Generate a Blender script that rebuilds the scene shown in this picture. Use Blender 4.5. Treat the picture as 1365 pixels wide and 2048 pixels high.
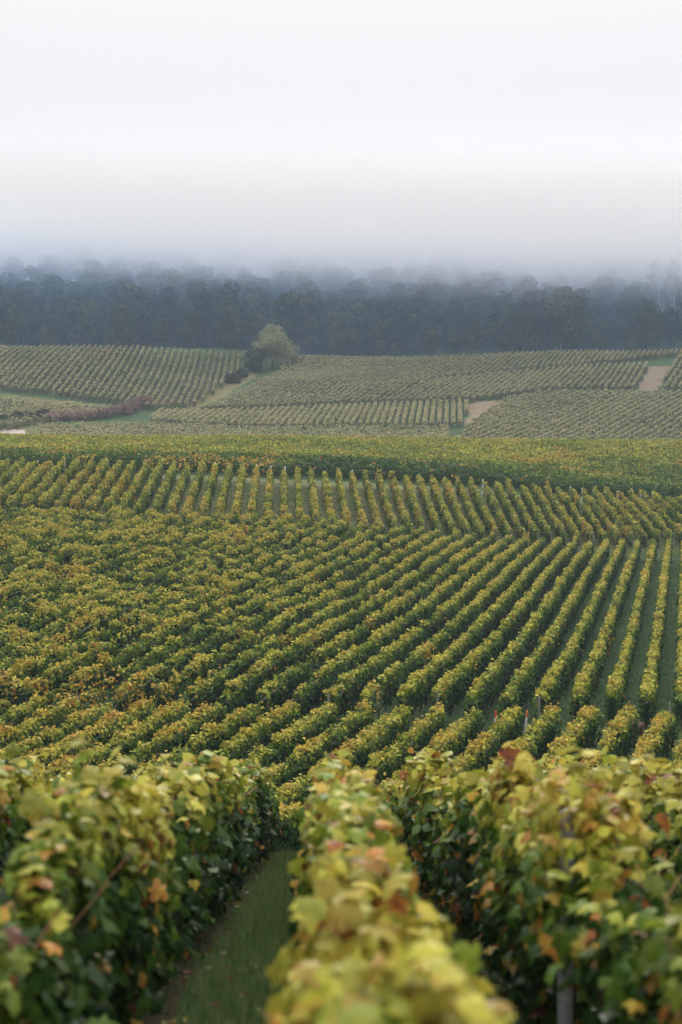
import bpy, math, random
import numpy as np
from mathutils import Vector, Matrix

for o in list(bpy.data.objects):
    bpy.data.objects.remove(o)
SC = bpy.context.scene
COL = SC.collection
R = math.radians
rng = np.random.default_rng(11)
random.seed(11)

# ------------------------------------------------------------------ camera, sky, sun, exposure
EYE = 2.2
cam_data = bpy.data.cameras.new('camera')
cam = bpy.data.objects.new('camera', cam_data)
COL.objects.link(cam)
cam_data.sensor_fit = 'VERTICAL'
cam_data.sensor_height = 36.0
cam_data.sensor_width = 24.0
cam_data.lens = 50.0
cam_data.clip_start = 0.1
cam_data.clip_end = 3000
cam.location = (0, 0, EYE)
cam.rotation_euler = (R(90) - math.atan(176 / (50 / 36 * 2048)), 0, 0)
cam_data.dof.use_dof = True
cam_data.dof.focus_distance = 62
cam_data.dof.aperture_fstop = 2.2
SC.camera = cam

SUN_EL, SUN_AZ = R(36), R(3)          # behind the cloud, ahead and a little to the left
w = bpy.data.worlds.new('World')
SC.world = w
w.use_nodes = True
nt = w.node_tree
nt.nodes.clear()
n_out = nt.nodes.new('ShaderNodeOutputWorld')
n_bg = nt.nodes.new('ShaderNodeBackground')
n_sky = nt.nodes.new('ShaderNodeTexSky')
n_sky.sky_type = 'NISHITA'
n_sky.sun_disc = False
n_sky.sun_elevation = SUN_EL
n_sky.sun_rotation = SUN_AZ
n_tc = nt.nodes.new('ShaderNodeTexCoord')
n_sep = nt.nodes.new('ShaderNodeSeparateXYZ')
n_ramp = nt.nodes.new('ShaderNodeValToRGB')          # the grey cloud deck: paler towards the zenith
cr = n_ramp.color_ramp
cr.elements[0].position = 0.0
cr.elements[0].color = (0.36, 0.362, 0.405, 1)
cr.elements[1].position = 1.0
cr.elements[1].color = (1.0, 1.0, 0.98, 1)
for p_, c_ in ((0.145, (0.41, 0.402, 0.435, 1)), (0.29, (0.482, 0.475, 0.462, 1)), (0.6, (0.78, 0.78, 0.77, 1))):
    e = cr.elements.new(p_)
    e.color = c_
n_scale = nt.nodes.new('ShaderNodeMixRGB')
n_scale.blend_type = 'MULTIPLY'
n_scale.inputs[0].default_value = 1
n_scale.inputs[2].default_value = (20, 20, 20, 1)
n_mix = nt.nodes.new('ShaderNodeMixRGB')
n_mix.inputs[0].default_value = 0.965
nt.links.new(n_tc.outputs['Generated'], n_sep.inputs[0])
nt.links.new(n_sep.outputs['Z'], n_ramp.inputs[0])
nt.links.new(n_ramp.outputs[0], n_scale.inputs[1])
nt.links.new(n_sky.outputs[0], n_mix.inputs[1])
nt.links.new(n_scale.outputs[0], n_mix.inputs[2])
nt.links.new(n_mix.outputs[0], n_bg.inputs[0])
n_bg.inputs[1].default_value = 0.1
nt.links.new(n_bg.outputs[0], n_out.inputs[0])

sun_data = bpy.data.lights.new('sun', 'SUN')
sun_data.energy = 1.0
sun_data.angle = R(20)
sun_data.color = (1.0, 0.93, 0.80)
sun = bpy.data.objects.new('sun', sun_data)
COL.objects.link(sun)
sd = Vector((math.sin(SUN_AZ) * math.cos(SUN_EL), math.cos(SUN_AZ) * math.cos(SUN_EL), math.sin(SUN_EL)))
sun.rotation_euler = sd.to_track_quat('Z', 'Y').to_euler()

SC.view_settings.view_transform = 'Standard'
SC.view_settings.look = 'None'
SC.view_settings.exposure = 0.06
SC.view_settings.gamma = 1.0
SC.view_settings.use_curve_mapping = False
SC.render.engine = 'CYCLES'
SC.cycles.max_bounces = 48
SC.cycles.diffuse_bounces = 3
SC.cycles.glossy_bounces = 2
SC.cycles.transmission_bounces = 3
SC.cycles.volume_bounces = 24
SC.cycles.transparent_max_bounces = 96
SC.cycles.use_denoising = True
SC.cycles.denoiser = 'OPENIMAGEDENOISE'
SC.cycles.denoising_prefilter = 'ACCURATE'
SC.cycles.denoising_input_passes = 'RGB_ALBEDO_NORMAL'

# ------------------------------------------------------------------ terrain: heights measured along the valley
CTRL = np.array([
    (-26,-30,0), (-9,-30,0), (-3,-30,0), (3,-30,0), (9,-30,0), (26,-30,0), (-26,-8,0.2), (-9,-8,0.2),
    (-3,-8,0.2), (3,-8,0.2), (9,-8,0.2), (26,-8,0.2), (-26,0,0), (-9,0,0), (-3,0,0), (3,0,0),
    (9,0,0), (26,0,0), (-9,4,-0.4), (-3,4,-0.4), (3,4,-0.4), (9,4,-0.4), (-26,7.5,-0.95), (-9,7.5,-0.95),
    (-3,7.5,-0.95), (3,7.5,-0.95), (9,7.5,-0.95), (26,7.5,-0.95), (-9,11,-1.8), (-3,11,-1.8), (3,11,-1.8), (9,11,-1.8),
    (-26,15,-2.8), (-9,15,-2.8), (-3,15,-2.8), (3,15,-2.8), (9,15,-2.8), (26,15,-2.8), (-9,20,-4.1), (-3,20,-4.1),
    (3,20,-4.1), (9,20,-4.1), (-26,23.5,-5.05), (-9,23.5,-5.05), (-3,23.5,-5.05), (3,23.5,-5.05), (9,23.5,-5.05), (26,23.5,-5.05),
    (-26,27,-6.5), (-9,27,-6.5), (-3,27,-6.5), (3,27,-6.5), (9,27,-6.5), (26,27,-6.5), (-26,31,-7.8), (-9,31,-7.8),
    (-3,31,-7.8), (3,31,-7.8), (9,31,-7.8), (26,31,-7.8), (-16,38,-8.21), (-7.9,38,-8.21), (0,38,-8.21), (6.3,38,-8.21),
    (16.5,38,-8.21), (-18.8,44.7,-7.75), (-9.2,44.7,-7.75), (0,44.7,-7.75), (9,44.7,-7.75), (19.3,44.7,-7.75), (11,50,-7.89), (21.6,50,-7.89),
    (16.6,76,-7.9), (27.3,76,-7.9), (20,100,-7.7), (33.7,104,-7.68), (25,106,-7.77), (-18.7,60,-6.99), (-8.1,60,-6.88), (-24.3,78,-5.65),
    (-10.5,78,-5.87), (-22.8,95,-4.48), (-36.2,95,-4.07), (-11.8,95,-4.81), (-3.8,95,-5.08), (0.6,96,-5.65), (7.7,100,-6.46), (15.3,104,-7.2),
    (3,72,-7.43), (4.4,57,-7.91), (-43.7,115,-1.3), (-27.6,115,-1.78), (-14.2,115,-2.11), (-4.5,115,-2.63), (4.8,116,-3.15), (13.2,118,-3.85),
    (25,122,-4.87), (36,125,-5.68), (50.4,128,-6.29), (-46.6,135,-0.99), (-32.4,135,-1.13), (-4,138,-1.76), (15.6,140,-2.54), (31.5,145,-3.43),
    (47.4,147,-3.75), (-57.9,168,-0.35), (-40.7,170,-0.43), (-10.9,170,-0.49), (7,170,-0.67), (25.2,172,-0.93), (41.9,175,-1.02), (59.5,175,-1.09),
    (-64.5,187,-1.7), (-31.7,187,-1.7), (0,187,-1.7), (27.4,187,-1.7), (60.3,187,-1.7), (-70,203,-0.92), (-47.2,203,-0.71), (-20.2,204,-1),
    (1.3,205,-1.08), (22.9,205,-1.44), (49.1,205,-1.59), (69.6,205,-1.59), (-73.8,214,0.85), (-44.1,216,1.45), (-21.6,218,1.23), (1.3,218,1.15),
    (18.9,218,1.15), (37.4,228,2.44), (54.6,228,2.44), (77.4,228,2.44), (-82.6,240,7.13), (-57.9,242,6.92), (-36.9,238,4.83), (-31.9,238,4.58),
    (-24.6,240,4.02), (-7,243,4.57), (5.8,245,5.03), (22.2,246,5.47), (36.4,255,7.33), (61.7,258,7.59), (87.4,258,7.59), (-44.3,262,10.43),
    (-20.2,285,11.56), (-23.4,264,7.74), (-7.7,268,9.71), (18.1,275,10.23), (48.1,288,13.17), (69.7,292,14.56), (93.7,292,14.56), (-100.3,292,17),
    (-69.7,292,17.2), (-39.3,294,17.11), (-20.3,302,16.6), (-8.8,306,16.06), (0.8,308,15.95), (21.4,310,16.05), (30.1,310,16.48), (51,312,17.34),
    (74.9,314,17.88), (106.2,314,18.32), (-130,328,18.5), (-130,345,25), (-130,375,35), (-138.6,405,38), (-153.9,450,38), (-191.6,560,37),
    (-246.3,720,37), (-60,328,18.5), (-60,345,25), (-60,375,35), (-63.9,405,38), (-71.1,450,38), (-88.4,560,37), (-113.7,720,37),
    (0,328,18.5), (0,345,25), (0,375,35), (0,405,38), (0,450,38), (0,560,37), (0,720,37), (60,328,18.5),
    (60,345,25), (60,375,35), (63.9,405,38), (71.1,450,38), (88.4,560,37), (113.7,720,37), (130,328,18.5), (130,345,25),
    (130,375,35), (138.6,405,38), (153.9,450,38), (191.6,560,37), (246.3,720,37),
])


def _tps(c):
    p = c[:, :2] / 50.0
    n = len(p)
    r = np.linalg.norm(p[:, None] - p[None], axis=2)
    k = np.where(r > 0, r * r * np.log(np.maximum(r, 1e-9)), 0) + 2e-4 * np.eye(n)
    a = np.zeros((n + 3, n + 3))
    a[:n, :n] = k
    a[:n, n] = 1
    a[:n, n + 1:] = p
    a[n:, :n] = a[:n, n:].T
    return np.linalg.solve(a, np.concatenate([c[:, 2], [0, 0, 0]]))


TPS = _tps(CTRL)


def ground_z(x, y):
    x = np.asarray(x, float)
    y = np.asarray(y, float)
    shp = x.shape
    y1 = np.clip(y.ravel(), -30, 720)
    lim = 32 + 0.3 * np.maximum(y1, 0)
    x1 = np.clip(x.ravel(), -lim, lim)
    out = np.empty(len(x1))
    p = CTRL[:, :2] / 50.0
    for i in range(0, len(x1), 20000):
        q = np.stack([x1[i:i + 20000], y1[i:i + 20000]], 1) / 50.0
        r2 = ((q[:, None] - p[None]) ** 2).sum(2)
        k = 0.5 * r2 * np.log(np.maximum(r2, 1e-12))
        out[i:i + 20000] = k @ TPS[:-3] + TPS[-3] + q @ TPS[-2:]
    return out.reshape(shp)


def gz1(x, y):
    return float(ground_z(np.array([x]), np.array([y]))[0])


# ------------------------------------------------------------------ helpers
def new_mat(name):
    m = bpy.data.materials.new(name)
    m.use_nodes = True
    t = m.node_tree
    t.nodes.clear()
    out = t.nodes.new('ShaderNodeOutputMaterial')
    return m, t, out


def ramp(t, stops):
    n = t.nodes.new('ShaderNodeValToRGB')
    c = n.color_ramp
    c.elements[0].position, c.elements[0].color = stops[0][0], (*stops[0][1], 1)
    c.elements[1].position, c.elements[1].color = stops[-1][0], (*stops[-1][1], 1)
    for p, col in stops[1:-1]:
        e = c.elements.new(p)
        e.color = (*col, 1)
    return n


def math_node(t, op, a, b=None):
    n = t.nodes.new('ShaderNodeMath')
    n.operation = op
    for i, v in enumerate((a, b)):
        if v is None:
            continue
        if isinstance(v, (int, float)):
            n.inputs[i].default_value = v
        else:
            t.links.new(v, n.inputs[i])
    return n.outputs[0]


def noise(t, scale, detail=2, rough=0.5):
    g = t.nodes.new('ShaderNodeNewGeometry')
    n = t.nodes.new('ShaderNodeTexNoise')
    n.inputs['Scale'].default_value = scale
    n.inputs['Detail'].default_value = detail
    n.inputs['Roughness'].default_value = rough
    t.links.new(g.outputs['Position'], n.inputs['Vector'])
    return n.outputs['Fac']


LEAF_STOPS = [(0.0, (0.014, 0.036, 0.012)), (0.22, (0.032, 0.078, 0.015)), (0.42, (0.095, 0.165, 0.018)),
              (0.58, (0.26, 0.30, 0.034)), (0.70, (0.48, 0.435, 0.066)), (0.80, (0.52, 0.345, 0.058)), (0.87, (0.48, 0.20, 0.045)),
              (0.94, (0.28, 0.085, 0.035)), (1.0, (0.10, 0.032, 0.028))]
HAZED_STOPS = [(0.0, (0.05, 0.075, 0.035)), (0.3, (0.15, 0.17, 0.075)), (0.5, (0.36, 0.36, 0.175)), (0.7, (0.54, 0.49, 0.25)), (0.85, (0.46, 0.32, 0.22)), (1.0, (0.26, 0.17, 0.13))]  # distant vine leaves, greyed and paled so the colour carries haze


def leaf_mat(name, source='attr', mottle=0.0, stops=LEAF_STOPS, rough=0.5, transl=0.32, spec=0.16, obj_random=0.0):
    m, t, out = new_mat(name)
    if source == 'attr':
        a = t.nodes.new('ShaderNodeAttribute')
        a.attribute_name = 'tone'
        fac = a.outputs['Fac']
        a2 = t.nodes.new('ShaderNodeAttribute')
        a2.attribute_name = 'value'
        val = a2.outputs['Fac']
    else:
        o = t.nodes.new('ShaderNodeObjectInfo')
        s = t.nodes.new('ShaderNodeSeparateColor')
        t.links.new(o.outputs['Color'], s.inputs[0])
        fac = s.outputs[0]
        val = s.outputs[1]
    if obj_random:
        o = t.nodes.new('ShaderNodeObjectInfo')
        fac = math_node(t, 'ADD', fac, math_node(t, 'MULTIPLY', math_node(t, 'SUBTRACT', o.outputs['Random'], 0.5), obj_random))
    if mottle:
        nf = noise(t, 38, 3, 0.6)
        fac = math_node(t, 'ADD', fac, math_node(t, 'MULTIPLY', math_node(t, 'SUBTRACT', nf, 0.5), mottle))
    rp = ramp(t, stops)
    t.links.new(fac, rp.inputs[0])
    mul = t.nodes.new('ShaderNodeMixRGB')
    mul.blend_type = 'MULTIPLY'
    mul.inputs[0].default_value = 1
    t.links.new(rp.outputs[0], mul.inputs[1])
    t.links.new(val, mul.inputs[2])
    b = t.nodes.new('ShaderNodeBsdfPrincipled')
    b.inputs['Roughness'].default_value = rough
    b.inputs['Specular IOR Level'].default_value = spec
    t.links.new(mul.outputs[0], b.inputs['Base Color'])
    tr = t.nodes.new('ShaderNodeBsdfTranslucent')
    t.links.new(mul.outputs[0], tr.inputs['Color'])
    mx = t.nodes.new('ShaderNodeMixShader')
    mx.inputs[0].default_value = transl
    t.links.new(b.outputs[0], mx.inputs[1])
    t.links.new(tr.outputs[0], mx.inputs[2])
    t.links.new(mx.outputs[0], out.inputs[0])
    return m


def plain_mat(name, stops, scale=6.0, rough=0.8, bump=0.0, spec=0.3, metal=0.0):
    m, t, out = new_mat(name)
    nf = noise(t, scale, 5, 0.6)
    rp = ramp(t, stops)
    t.links.new(nf, rp.inputs[0])
    b = t.nodes.new('ShaderNodeBsdfPrincipled')
    b.inputs['Roughness'].default_value = rough
    b.inputs['Specular IOR Level'].default_value = spec
    b.inputs['Metallic'].default_value = metal
    t.links.new(rp.outputs[0], b.inputs['Base Color'])
    if bump:
        bp = t.nodes.new('ShaderNodeBump')
        bp.inputs['Strength'].default_value = bump
        bp.inputs['Distance'].default_value = 0.02
        t.links.new(nf, bp.inputs['Height'])
        t.links.new(bp.outputs[0], b.inputs['Normal'])
    t.links.new(b.outputs[0], out.inputs[0])
    return m


def np_mesh(name, verts, faces, mat, attrs=None, smooth=False, pattrs=None):
    """One mesh out of numpy arrays; faces is (n, k), attrs are per-face floats."""
    verts = np.asarray(verts, np.float32)
    faces = np.asarray(faces, np.int32)
    n, k = faces.shape
    me = bpy.data.meshes.new(name)
    me.vertices.add(len(verts))
    me.vertices.foreach_set('co', verts.ravel())
    me.loops.add(n * k)
    me.loops.foreach_set('vertex_index', faces.ravel())
    me.polygons.add(n)
    me.polygons.foreach_set('loop_start', np.arange(0, n * k, k, dtype=np.int32))
    me.polygons.foreach_set('use_smooth', np.full(n, smooth))
    for an, av in (attrs or {}).items():
        a = me.attributes.new(an, 'FLOAT', 'FACE')
        a.data.foreach_set('value', np.asarray(av, np.float32))
    for an, av in (pattrs or {}).items():
        a = me.attributes.new(an, 'FLOAT', 'POINT')
        a.data.foreach_set('value', np.asarray(av, np.float32))
    if mat:
        me.materials.append(mat)
    me.update(calc_edges=True)
    return me


def link(name, data, parent=None, loc=None, **props):
    o = bpy.data.objects.new(name, data)
    COL.objects.link(o)
    if parent is not None:
        o.parent = parent
    if loc is not None:
        o.location = loc
    for k_, v_ in props.items():
        o[k_] = v_
    return o


def thing(name, label, cat, loc=(0, 0, 0), group=None):
    o = link(name, None, None, loc, label=label, category=cat)
    o.empty_display_size = 0.3
    if group:
        o['group'] = group
    return o


def tube(points, radii, sides=6):
    """Tapered tube along points: quads (caps as degenerate-free fans are left open at the base, closed by a small tip)."""
    pts = [Vector(p) for p in points]
    V, Fq = [], []
    for i, p in enumerate(pts):
        d = (pts[min(i + 1, len(pts) - 1)] - pts[max(i - 1, 0)]).normalized()
        ref = Vector((1, 0, 0)) if abs(d.x) < 0.8 else Vector((0, 1, 0))
        a = d.cross(ref).normalized()
        b = d.cross(a).normalized()
        for s in range(sides):
            an = 2 * math.pi * s / sides
            V.append(p + (a * math.cos(an) + b * math.sin(an)) * radii[i])
    for i in range(len(pts) - 1):
        for s in range(sides):
            q = (s + 1) % sides
            Fq.append((i * sides + s, i * sides + q, (i + 1) * sides + q, (i + 1) * sides + s))
    top = (len(pts) - 1) * sides
    if sides == 6:
        Fq += [(top, top + 1, top + 2, top + 3), (top, top + 3, top + 4, top + 5)]
    elif sides == 4:
        Fq += [(top, top + 1, top + 2, top + 3)]
    return np.array([tuple(v) for v in V]), np.array(Fq)


def join(parts):
    V, Fa, off = [], [], 0
    for v, f in parts:
        V.append(v)
        Fa.append(f + off)
        off += len(v)
    return np.concatenate(V), np.concatenate(Fa)


ONES = ['zeroth', 'first', 'second', 'third', 'fourth', 'fifth', 'sixth', 'seventh', 'eighth', 'ninth', 'tenth', 'eleventh',
        'twelfth', 'thirteenth', 'fourteenth', 'fifteenth', 'sixteenth', 'seventeenth', 'eighteenth', 'nineteenth']
TENS = {2: ('twentieth', 'twenty'), 3: ('thirtieth', 'thirty'), 4: ('fortieth', 'forty'), 5: ('fiftieth', 'fifty'),
        6: ('sixtieth', 'sixty'), 7: ('seventieth', 'seventy'), 8: ('eightieth', 'eighty')}


def ordinal(n):
    if n < 20:
        return ONES[n]
    return TENS[n // 10][0] if n % 10 == 0 else TENS[n // 10][1] + '-' + ONES[n % 10]


def inside(poly, x, y):
    x = np.asarray(x)
    y = np.asarray(y)
    c = np.zeros(x.shape, bool)
    n = len(poly)
    for i in range(n):
        x0, y0 = poly[i]
        x1, y1 = poly[(i + 1) % n]
        if y0 == y1:
            continue
        hit = ((y0 > y) != (y1 > y)) & (x < (x1 - x0) * (y - y0) / (y1 - y0) + x0)
        c ^= hit
    return c


# ------------------------------------------------------------------ materials
M_LEAF = leaf_mat('vine_leaf')
M_HAZED_LEAF = leaf_mat('hazed_vine_leaf', stops=HAZED_STOPS, rough=0.7, spec=0.15)
M_NEAR = leaf_mat('vine_leaf_near', mottle=0.36, rough=0.33, spec=0.22)
M_NEAR_OBJ = leaf_mat('vine_leaf_single', source='obj', mottle=0.36, rough=0.33, spec=0.22)
M_WOOD = plain_mat('weathered_post', [(0.3, (0.10, 0.085, 0.07)), (0.7, (0.27, 0.24, 0.21))], 30, 0.85, 0.3)
M_BARK = plain_mat('vine_bark', [(0.3, (0.035, 0.024, 0.018)), (0.7, (0.12, 0.085, 0.06))], 40, 0.95, 0.6)
M_CANE = plain_mat('vine_cane', [(0.3, (0.16, 0.07, 0.035)), (0.7, (0.28, 0.15, 0.07))], 30, 0.6)
M_STEEL = plain_mat('galvanised_steel', [(0.3, (0.42, 0.43, 0.46)), (0.7, (0.62, 0.63, 0.67))], 25, 0.5, 0, 0.5, 0.25)
M_WHITE = plain_mat('white_post', [(0.3, (0.62, 0.62, 0.64)), (0.7, (0.82, 0.82, 0.83))], 20, 0.6)
M_RED = plain_mat('red_paint', [(0.3, (0.42, 0.045, 0.02)), (0.7, (0.62, 0.10, 0.04))], 20, 0.6)
M_ORANGE = plain_mat('orange_paint', [(0.3, (0.50, 0.13, 0.04)), (0.7, (0.66, 0.24, 0.08))], 20, 0.6)
M_BIRCH = plain_mat('birch_bark', [(0.35, (0.30, 0.29, 0.27)), (0.6, (0.72, 0.71, 0.70))], 3, 0.8)
M_TRUNK = plain_mat('tree_bark', [(0.3, (0.05, 0.04, 0.032)), (0.7, (0.12, 0.10, 0.08))], 5, 0.95)


def ground_mat():
    m, t, out = new_mat('ground')
    grass = ramp(t, [(0.25, (0.034, 0.066, 0.026)), (0.55, (0.070, 0.120, 0.045)), (0.8, (0.10, 0.115, 0.05))])
    t.links.new(noise(t, 3.0, 8, 0.7), grass.inputs[0])
    soil = ramp(t, [(0.3, (0.045, 0.033, 0.024)), (0.7, (0.14, 0.11, 0.075))])
    t.links.new(noise(t, 7.0, 8, 0.7), soil.inputs[0])
    dry = ramp(t, [(0.3, (0.12, 0.115, 0.045)), (0.7, (0.30, 0.26, 0.115))])
    t.links.new(noise(t, 4.0, 7, 0.7), dry.inputs[0])
    dirt = ramp(t, [(0.3, (0.17, 0.115, 0.08)), (0.7, (0.38, 0.30, 0.20))])
    t.links.new(noise(t, 0.9, 8, 0.7), dirt.inputs[0])
    sand = ramp(t, [(0.3, (0.42, 0.34, 0.30)), (0.7, (0.62, 0.53, 0.50))])
    t.links.new(noise(t, 1.5, 6, 0.7), sand.inputs[0])
    cur = grass.outputs[0]
    for an, src, ns in (('soil', soil, 1.3), ('dry', dry, 0.9), ('dirt', dirt, 0.6), ('sand', sand, 0.6)):
        a = t.nodes.new('ShaderNodeAttribute')
        a.attribute_name = an
        f = math_node(t, 'ADD', a.outputs['Fac'], math_node(t, 'MULTIPLY', math_node(t, 'SUBTRACT', noise(t, ns * 2, 5, 0.65), 0.5), 0.9))
        f = math_node(t, 'MULTIPLY', math_node(t, 'SUBTRACT', f, 0.36), 4.0)
        cl = t.nodes.new('ShaderNodeClamp')
        t.links.new(f, cl.inputs[0])
        mx = t.nodes.new('ShaderNodeMixRGB')
        t.links.new(cl.outputs[0], mx.inputs[0])
        t.links.new(cur, mx.inputs[1])
        t.links.new(src.outputs[0], mx.inputs[2])
        cur = mx.outputs[0]
    b = t.nodes.new('ShaderNodeBsdfPrincipled')
    b.inputs['Roughness'].default_value = 0.95
    b.inputs['Specular IOR Level'].default_value = 0.15
    t.links.new(cur, b.inputs['Base Color'])
    bp = t.nodes.new('ShaderNodeBump')
    bp.inputs['Strength'].default_value = 0.6
    bp.inputs['Distance'].default_value = 0.06
    t.links.new(noise(t, 9, 8, 0.75), bp.inputs['Height'])
    t.links.new(bp.outputs[0], b.inputs['Normal'])
    t.links.new(b.outputs[0], out.inputs[0])
    return m


# ------------------------------------------------------------------ fields (plan outlines in metres)
LOWER = [(-40, 31.5), (40, 31.5), (40, 43.7), (4, 43.9), (-7, 44.7), (-40, 44.8)]
MAIN = [(-45, 45.2), (45, 44.95), (45, 107), (24, 106), (15.3, 103.2), (7.7, 99), (0.6, 95.2), (-3.8, 94), (-22.8, 94), (-45, 94)]
MIDDLE = [(-45, 95.6), (-4.5, 95.8), (0.4, 96.9), (7.2, 100.6), (14.8, 104.8), (24, 107.8), (45, 110), (45, 127.5), (36, 125.5), (25, 122.3),
          (13, 118.3), (4.8, 116.2), (-4.5, 115.2), (-14, 114.6), (-45, 114.2)]
BELT_EDGE = [(-60, 117.0), (-14, 117.4), (-4.5, 118.0), (4.8, 119.0), (13, 121.0), (25, 125.0), (36, 128.3), (60, 133)]
BELT = BELT_EDGE + [(60, 178), (-60, 178)]
FAR_LEFT = [(-82.8, 284.5), (-68.5, 287.0), (-39.3, 293.5), (-19.9, 301.2), (-20.6, 287.8), (-25.0, 245.5), (-31.5, 235.2), (-37.2, 239.8), (-49.6, 243.2), (-58.5, 244.8), (-72.3, 248.0)]
WEDGE = [(-69.6, 238.8), (-56.7, 237.2), (-48.2, 236.0), (-36.1, 232.5), (-39.8, 225.8), (-45.1, 220.8), (-51.1, 213.2), (-60.0, 205.2)]
STRIPED = [(-30.4, 232.5), (-19.5, 239.2), (-7.0, 240.8), (5.8, 243.5), (22.2, 245.5), (18.7, 219.5), (9.0, 217.5), (-14.0, 218.2), (-29.7, 220.2)]
SLOPE = [(-23.8, 240.5), (-19.2, 257.2), (-8.8, 304.2), (0.8, 305.8), (21.3, 308.0), (29.9, 308.2), (74.1, 310.2), (87.4, 305.8), (86.6, 303.0), (72.3, 302.8), (58.3, 293.5), (31.5, 283.5), (18.1, 275.0), (5.7, 246.2), (-7.0, 243.8), (-19.7, 242.0)]
HUMP = [(6.0, 245.8), (18.4, 273.5), (31.8, 281.5), (48.0, 287.5), (62.0, 288.5), (53.7, 258.8), (36.7, 257.0), (27.9, 250.5), (22.7, 247.2)]
CORNER = [(67.0, 287.8), (71, 299), (85.2, 303.0), (74.6, 260.5), (57.7, 259.0)]
RIGHT_FOOT = [(27.8, 247.0), (36.3, 254.0), (61.2, 255.8), (73.7, 257.2), (70, 204), (49.5, 203.5), (30.0, 202.5), (15.7, 203.5), (18.9, 217.2)]
FOOT_STRIP = [(-45.8, 215.0), (-29.3, 218.5), (-13.8, 216.2), (16.5, 216.0), (15.0, 202), (-20.1, 201.0), (-43.8, 202.5)]

DIRT = [[(22.9, 250.2), (27.6, 250.0), (25.7, 242.5), (19.2, 221.8)], [(62.4, 289.3), (66.9, 288.6), (57.7, 261.0), (54.2, 261.2)]]
SAND = [[(-54, 208.5), (-53, 217.0), (-48.2, 215.5), (-45.4, 208.5)]]
DRY = [[(-50.9, 213), (-50.9, 216.2), (-49.9, 218.0), (-46.8, 219.8), (-45.3, 225.8), (-44.5, 210.2), (-46, 209.8)],
       [(-19.5, 288.8), (-16.5, 289.2), (-20.0, 268.0), (-24.7, 243.0), (-27, 240), (-26.7, 247.2), (-23.9, 270.5)],
       [(-73.8, 247.0), (-50.7, 242.6), (-38.2, 240.0), (-37.2, 236), (-49.4, 238), (-71.1, 240)],
       [(-60, 23.6), (60, 23.6), (60, 29.5), (-60, 29.5)],
       [(-60, 43.2), (60, 43.2), (60, 44.6), (-60, 44.6)],
       [(-45, 94), (-3.8, 94), (0.6, 95.2), (7.7, 99), (15.3, 103.2), (24, 106), (45, 107), (45, 111), (24, 108), (14.8, 105), (7.2, 100.8), (0, 97), (-4, 95.8), (-45, 95.6)],
       [(-45, 114.2), (-14, 114.6), (-4.5, 115.2), (4.8, 116.2), (13, 118.3), (25, 122.3), (45, 127), (45, 129), (25, 124.5), (13, 120.5), (4.8, 118.5), (-4.5, 117.6), (-45, 117)]]

# ------------------------------------------------------------------ the ground sheet
ys = np.concatenate([np.arange(-40, 0, 4), np.arange(0, 34, 0.3), np.arange(34, 120, 0.8), np.arange(120, 195, 2.0),
                     np.arange(195, 330, 1.1), np.arange(330, 460, 4.0), np.arange(460, 741, 20.0)])
us = np.concatenate([[-1, -0.6, -0.4], np.linspace(-0.3, 0.3, 181), [0.4, 0.6, 1]])
ww = 14 + 0.92 * np.maximum(ys, 0)
wide = np.sign(us) * np.where(np.abs(us) > 0.3, (np.abs(us) - 0.3) * 1.0, 0)
gx = us[None, :] * ww[:, None] + wide[None, :] * np.maximum(0, 340 - ww)[:, None]
gy = np.repeat(ys[:, None], len(us), 1)
gzv = ground_z(gx, gy)
nr, nc = gx.shape
idx = np.arange(nr * nc).reshape(nr, nc)
faces = np.stack([idx[:-1, :-1], idx[:-1, 1:], idx[1:, 1:], idx[1:, :-1]], -1).reshape(-1, 4)
px, py = gx.ravel(), gy.ravel()
near_rows = ((px + 0.015 * py - 0.15) / 1.1)
under_row = np.abs(near_rows - np.round(near_rows)) < 0.17
soil_a = np.where((py < 24), np.where(under_row, 0.75, 0.0), 0.0)
for f in (LOWER, MAIN, MIDDLE, BELT, FAR_LEFT, WEDGE, STRIPED, SLOPE, HUMP, CORNER, RIGHT_FOOT, FOOT_STRIP):
    lvl = 0.32 if f in (LOWER, MAIN) else 0.40
    soil_a = np.where(inside(f, px, py), 0.12 if f is MIDDLE else lvl, soil_a)
dry_a = np.zeros(len(px))
for f in DRY:
    dry_a = np.where(inside(f, px, py), 1.0 if f is DRY[1] else 0.5, dry_a)
dry_a = np.where(inside(MIDDLE, px, py), 0.48, dry_a)
dirt_a = np.zeros(len(px))
for f in DIRT:
    dirt_a = np.where(inside(f, px, py), 1.0, dirt_a)
sand_a = np.zeros(len(px))
for f in SAND:
    sand_a = np.where(inside(f, px, py), 1.0, sand_a)
me = np_mesh('ground', np.stack([px, py, gzv.ravel()], 1), faces, ground_mat(), smooth=True,
             pattrs={'soil': soil_a, 'dry': dry_a, 'dirt': dirt_a, 'sand': sand_a})
link('ground', me, kind='structure')


# ------------------------------------------------------------------ vine rows
def noise1(x, seed, step):
    r_ = np.random.default_rng(seed)
    k = r_.random(int(x.max() / step) + 4)
    i = np.floor(x / step).astype(int)
    f = x / step - i
    f = f * f * (3 - 2 * f)
    return k[i] * (1 - f) + k[i + 1] * f


_PG = np.random.default_rng(5).random((64, 64))


def noise2(x, y, s):
    u, v = x / s + 200, y / s + 200
    i, j = np.floor(u).astype(int), np.floor(v).astype(int)
    f, g = u - i, v - j
    f, g = f * f * (3 - 2 * f), g * g * (3 - 2 * g)
    P = _PG
    a, b = P[i % 64, j % 64], P[(i + 1) % 64, j % 64]
    c, d = P[i % 64, (j + 1) % 64], P[(i + 1) % 64, (j + 1) % 64]
    return (a * (1 - f) + b * f) * (1 - g) + (c * (1 - f) + d * f) * g


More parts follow.
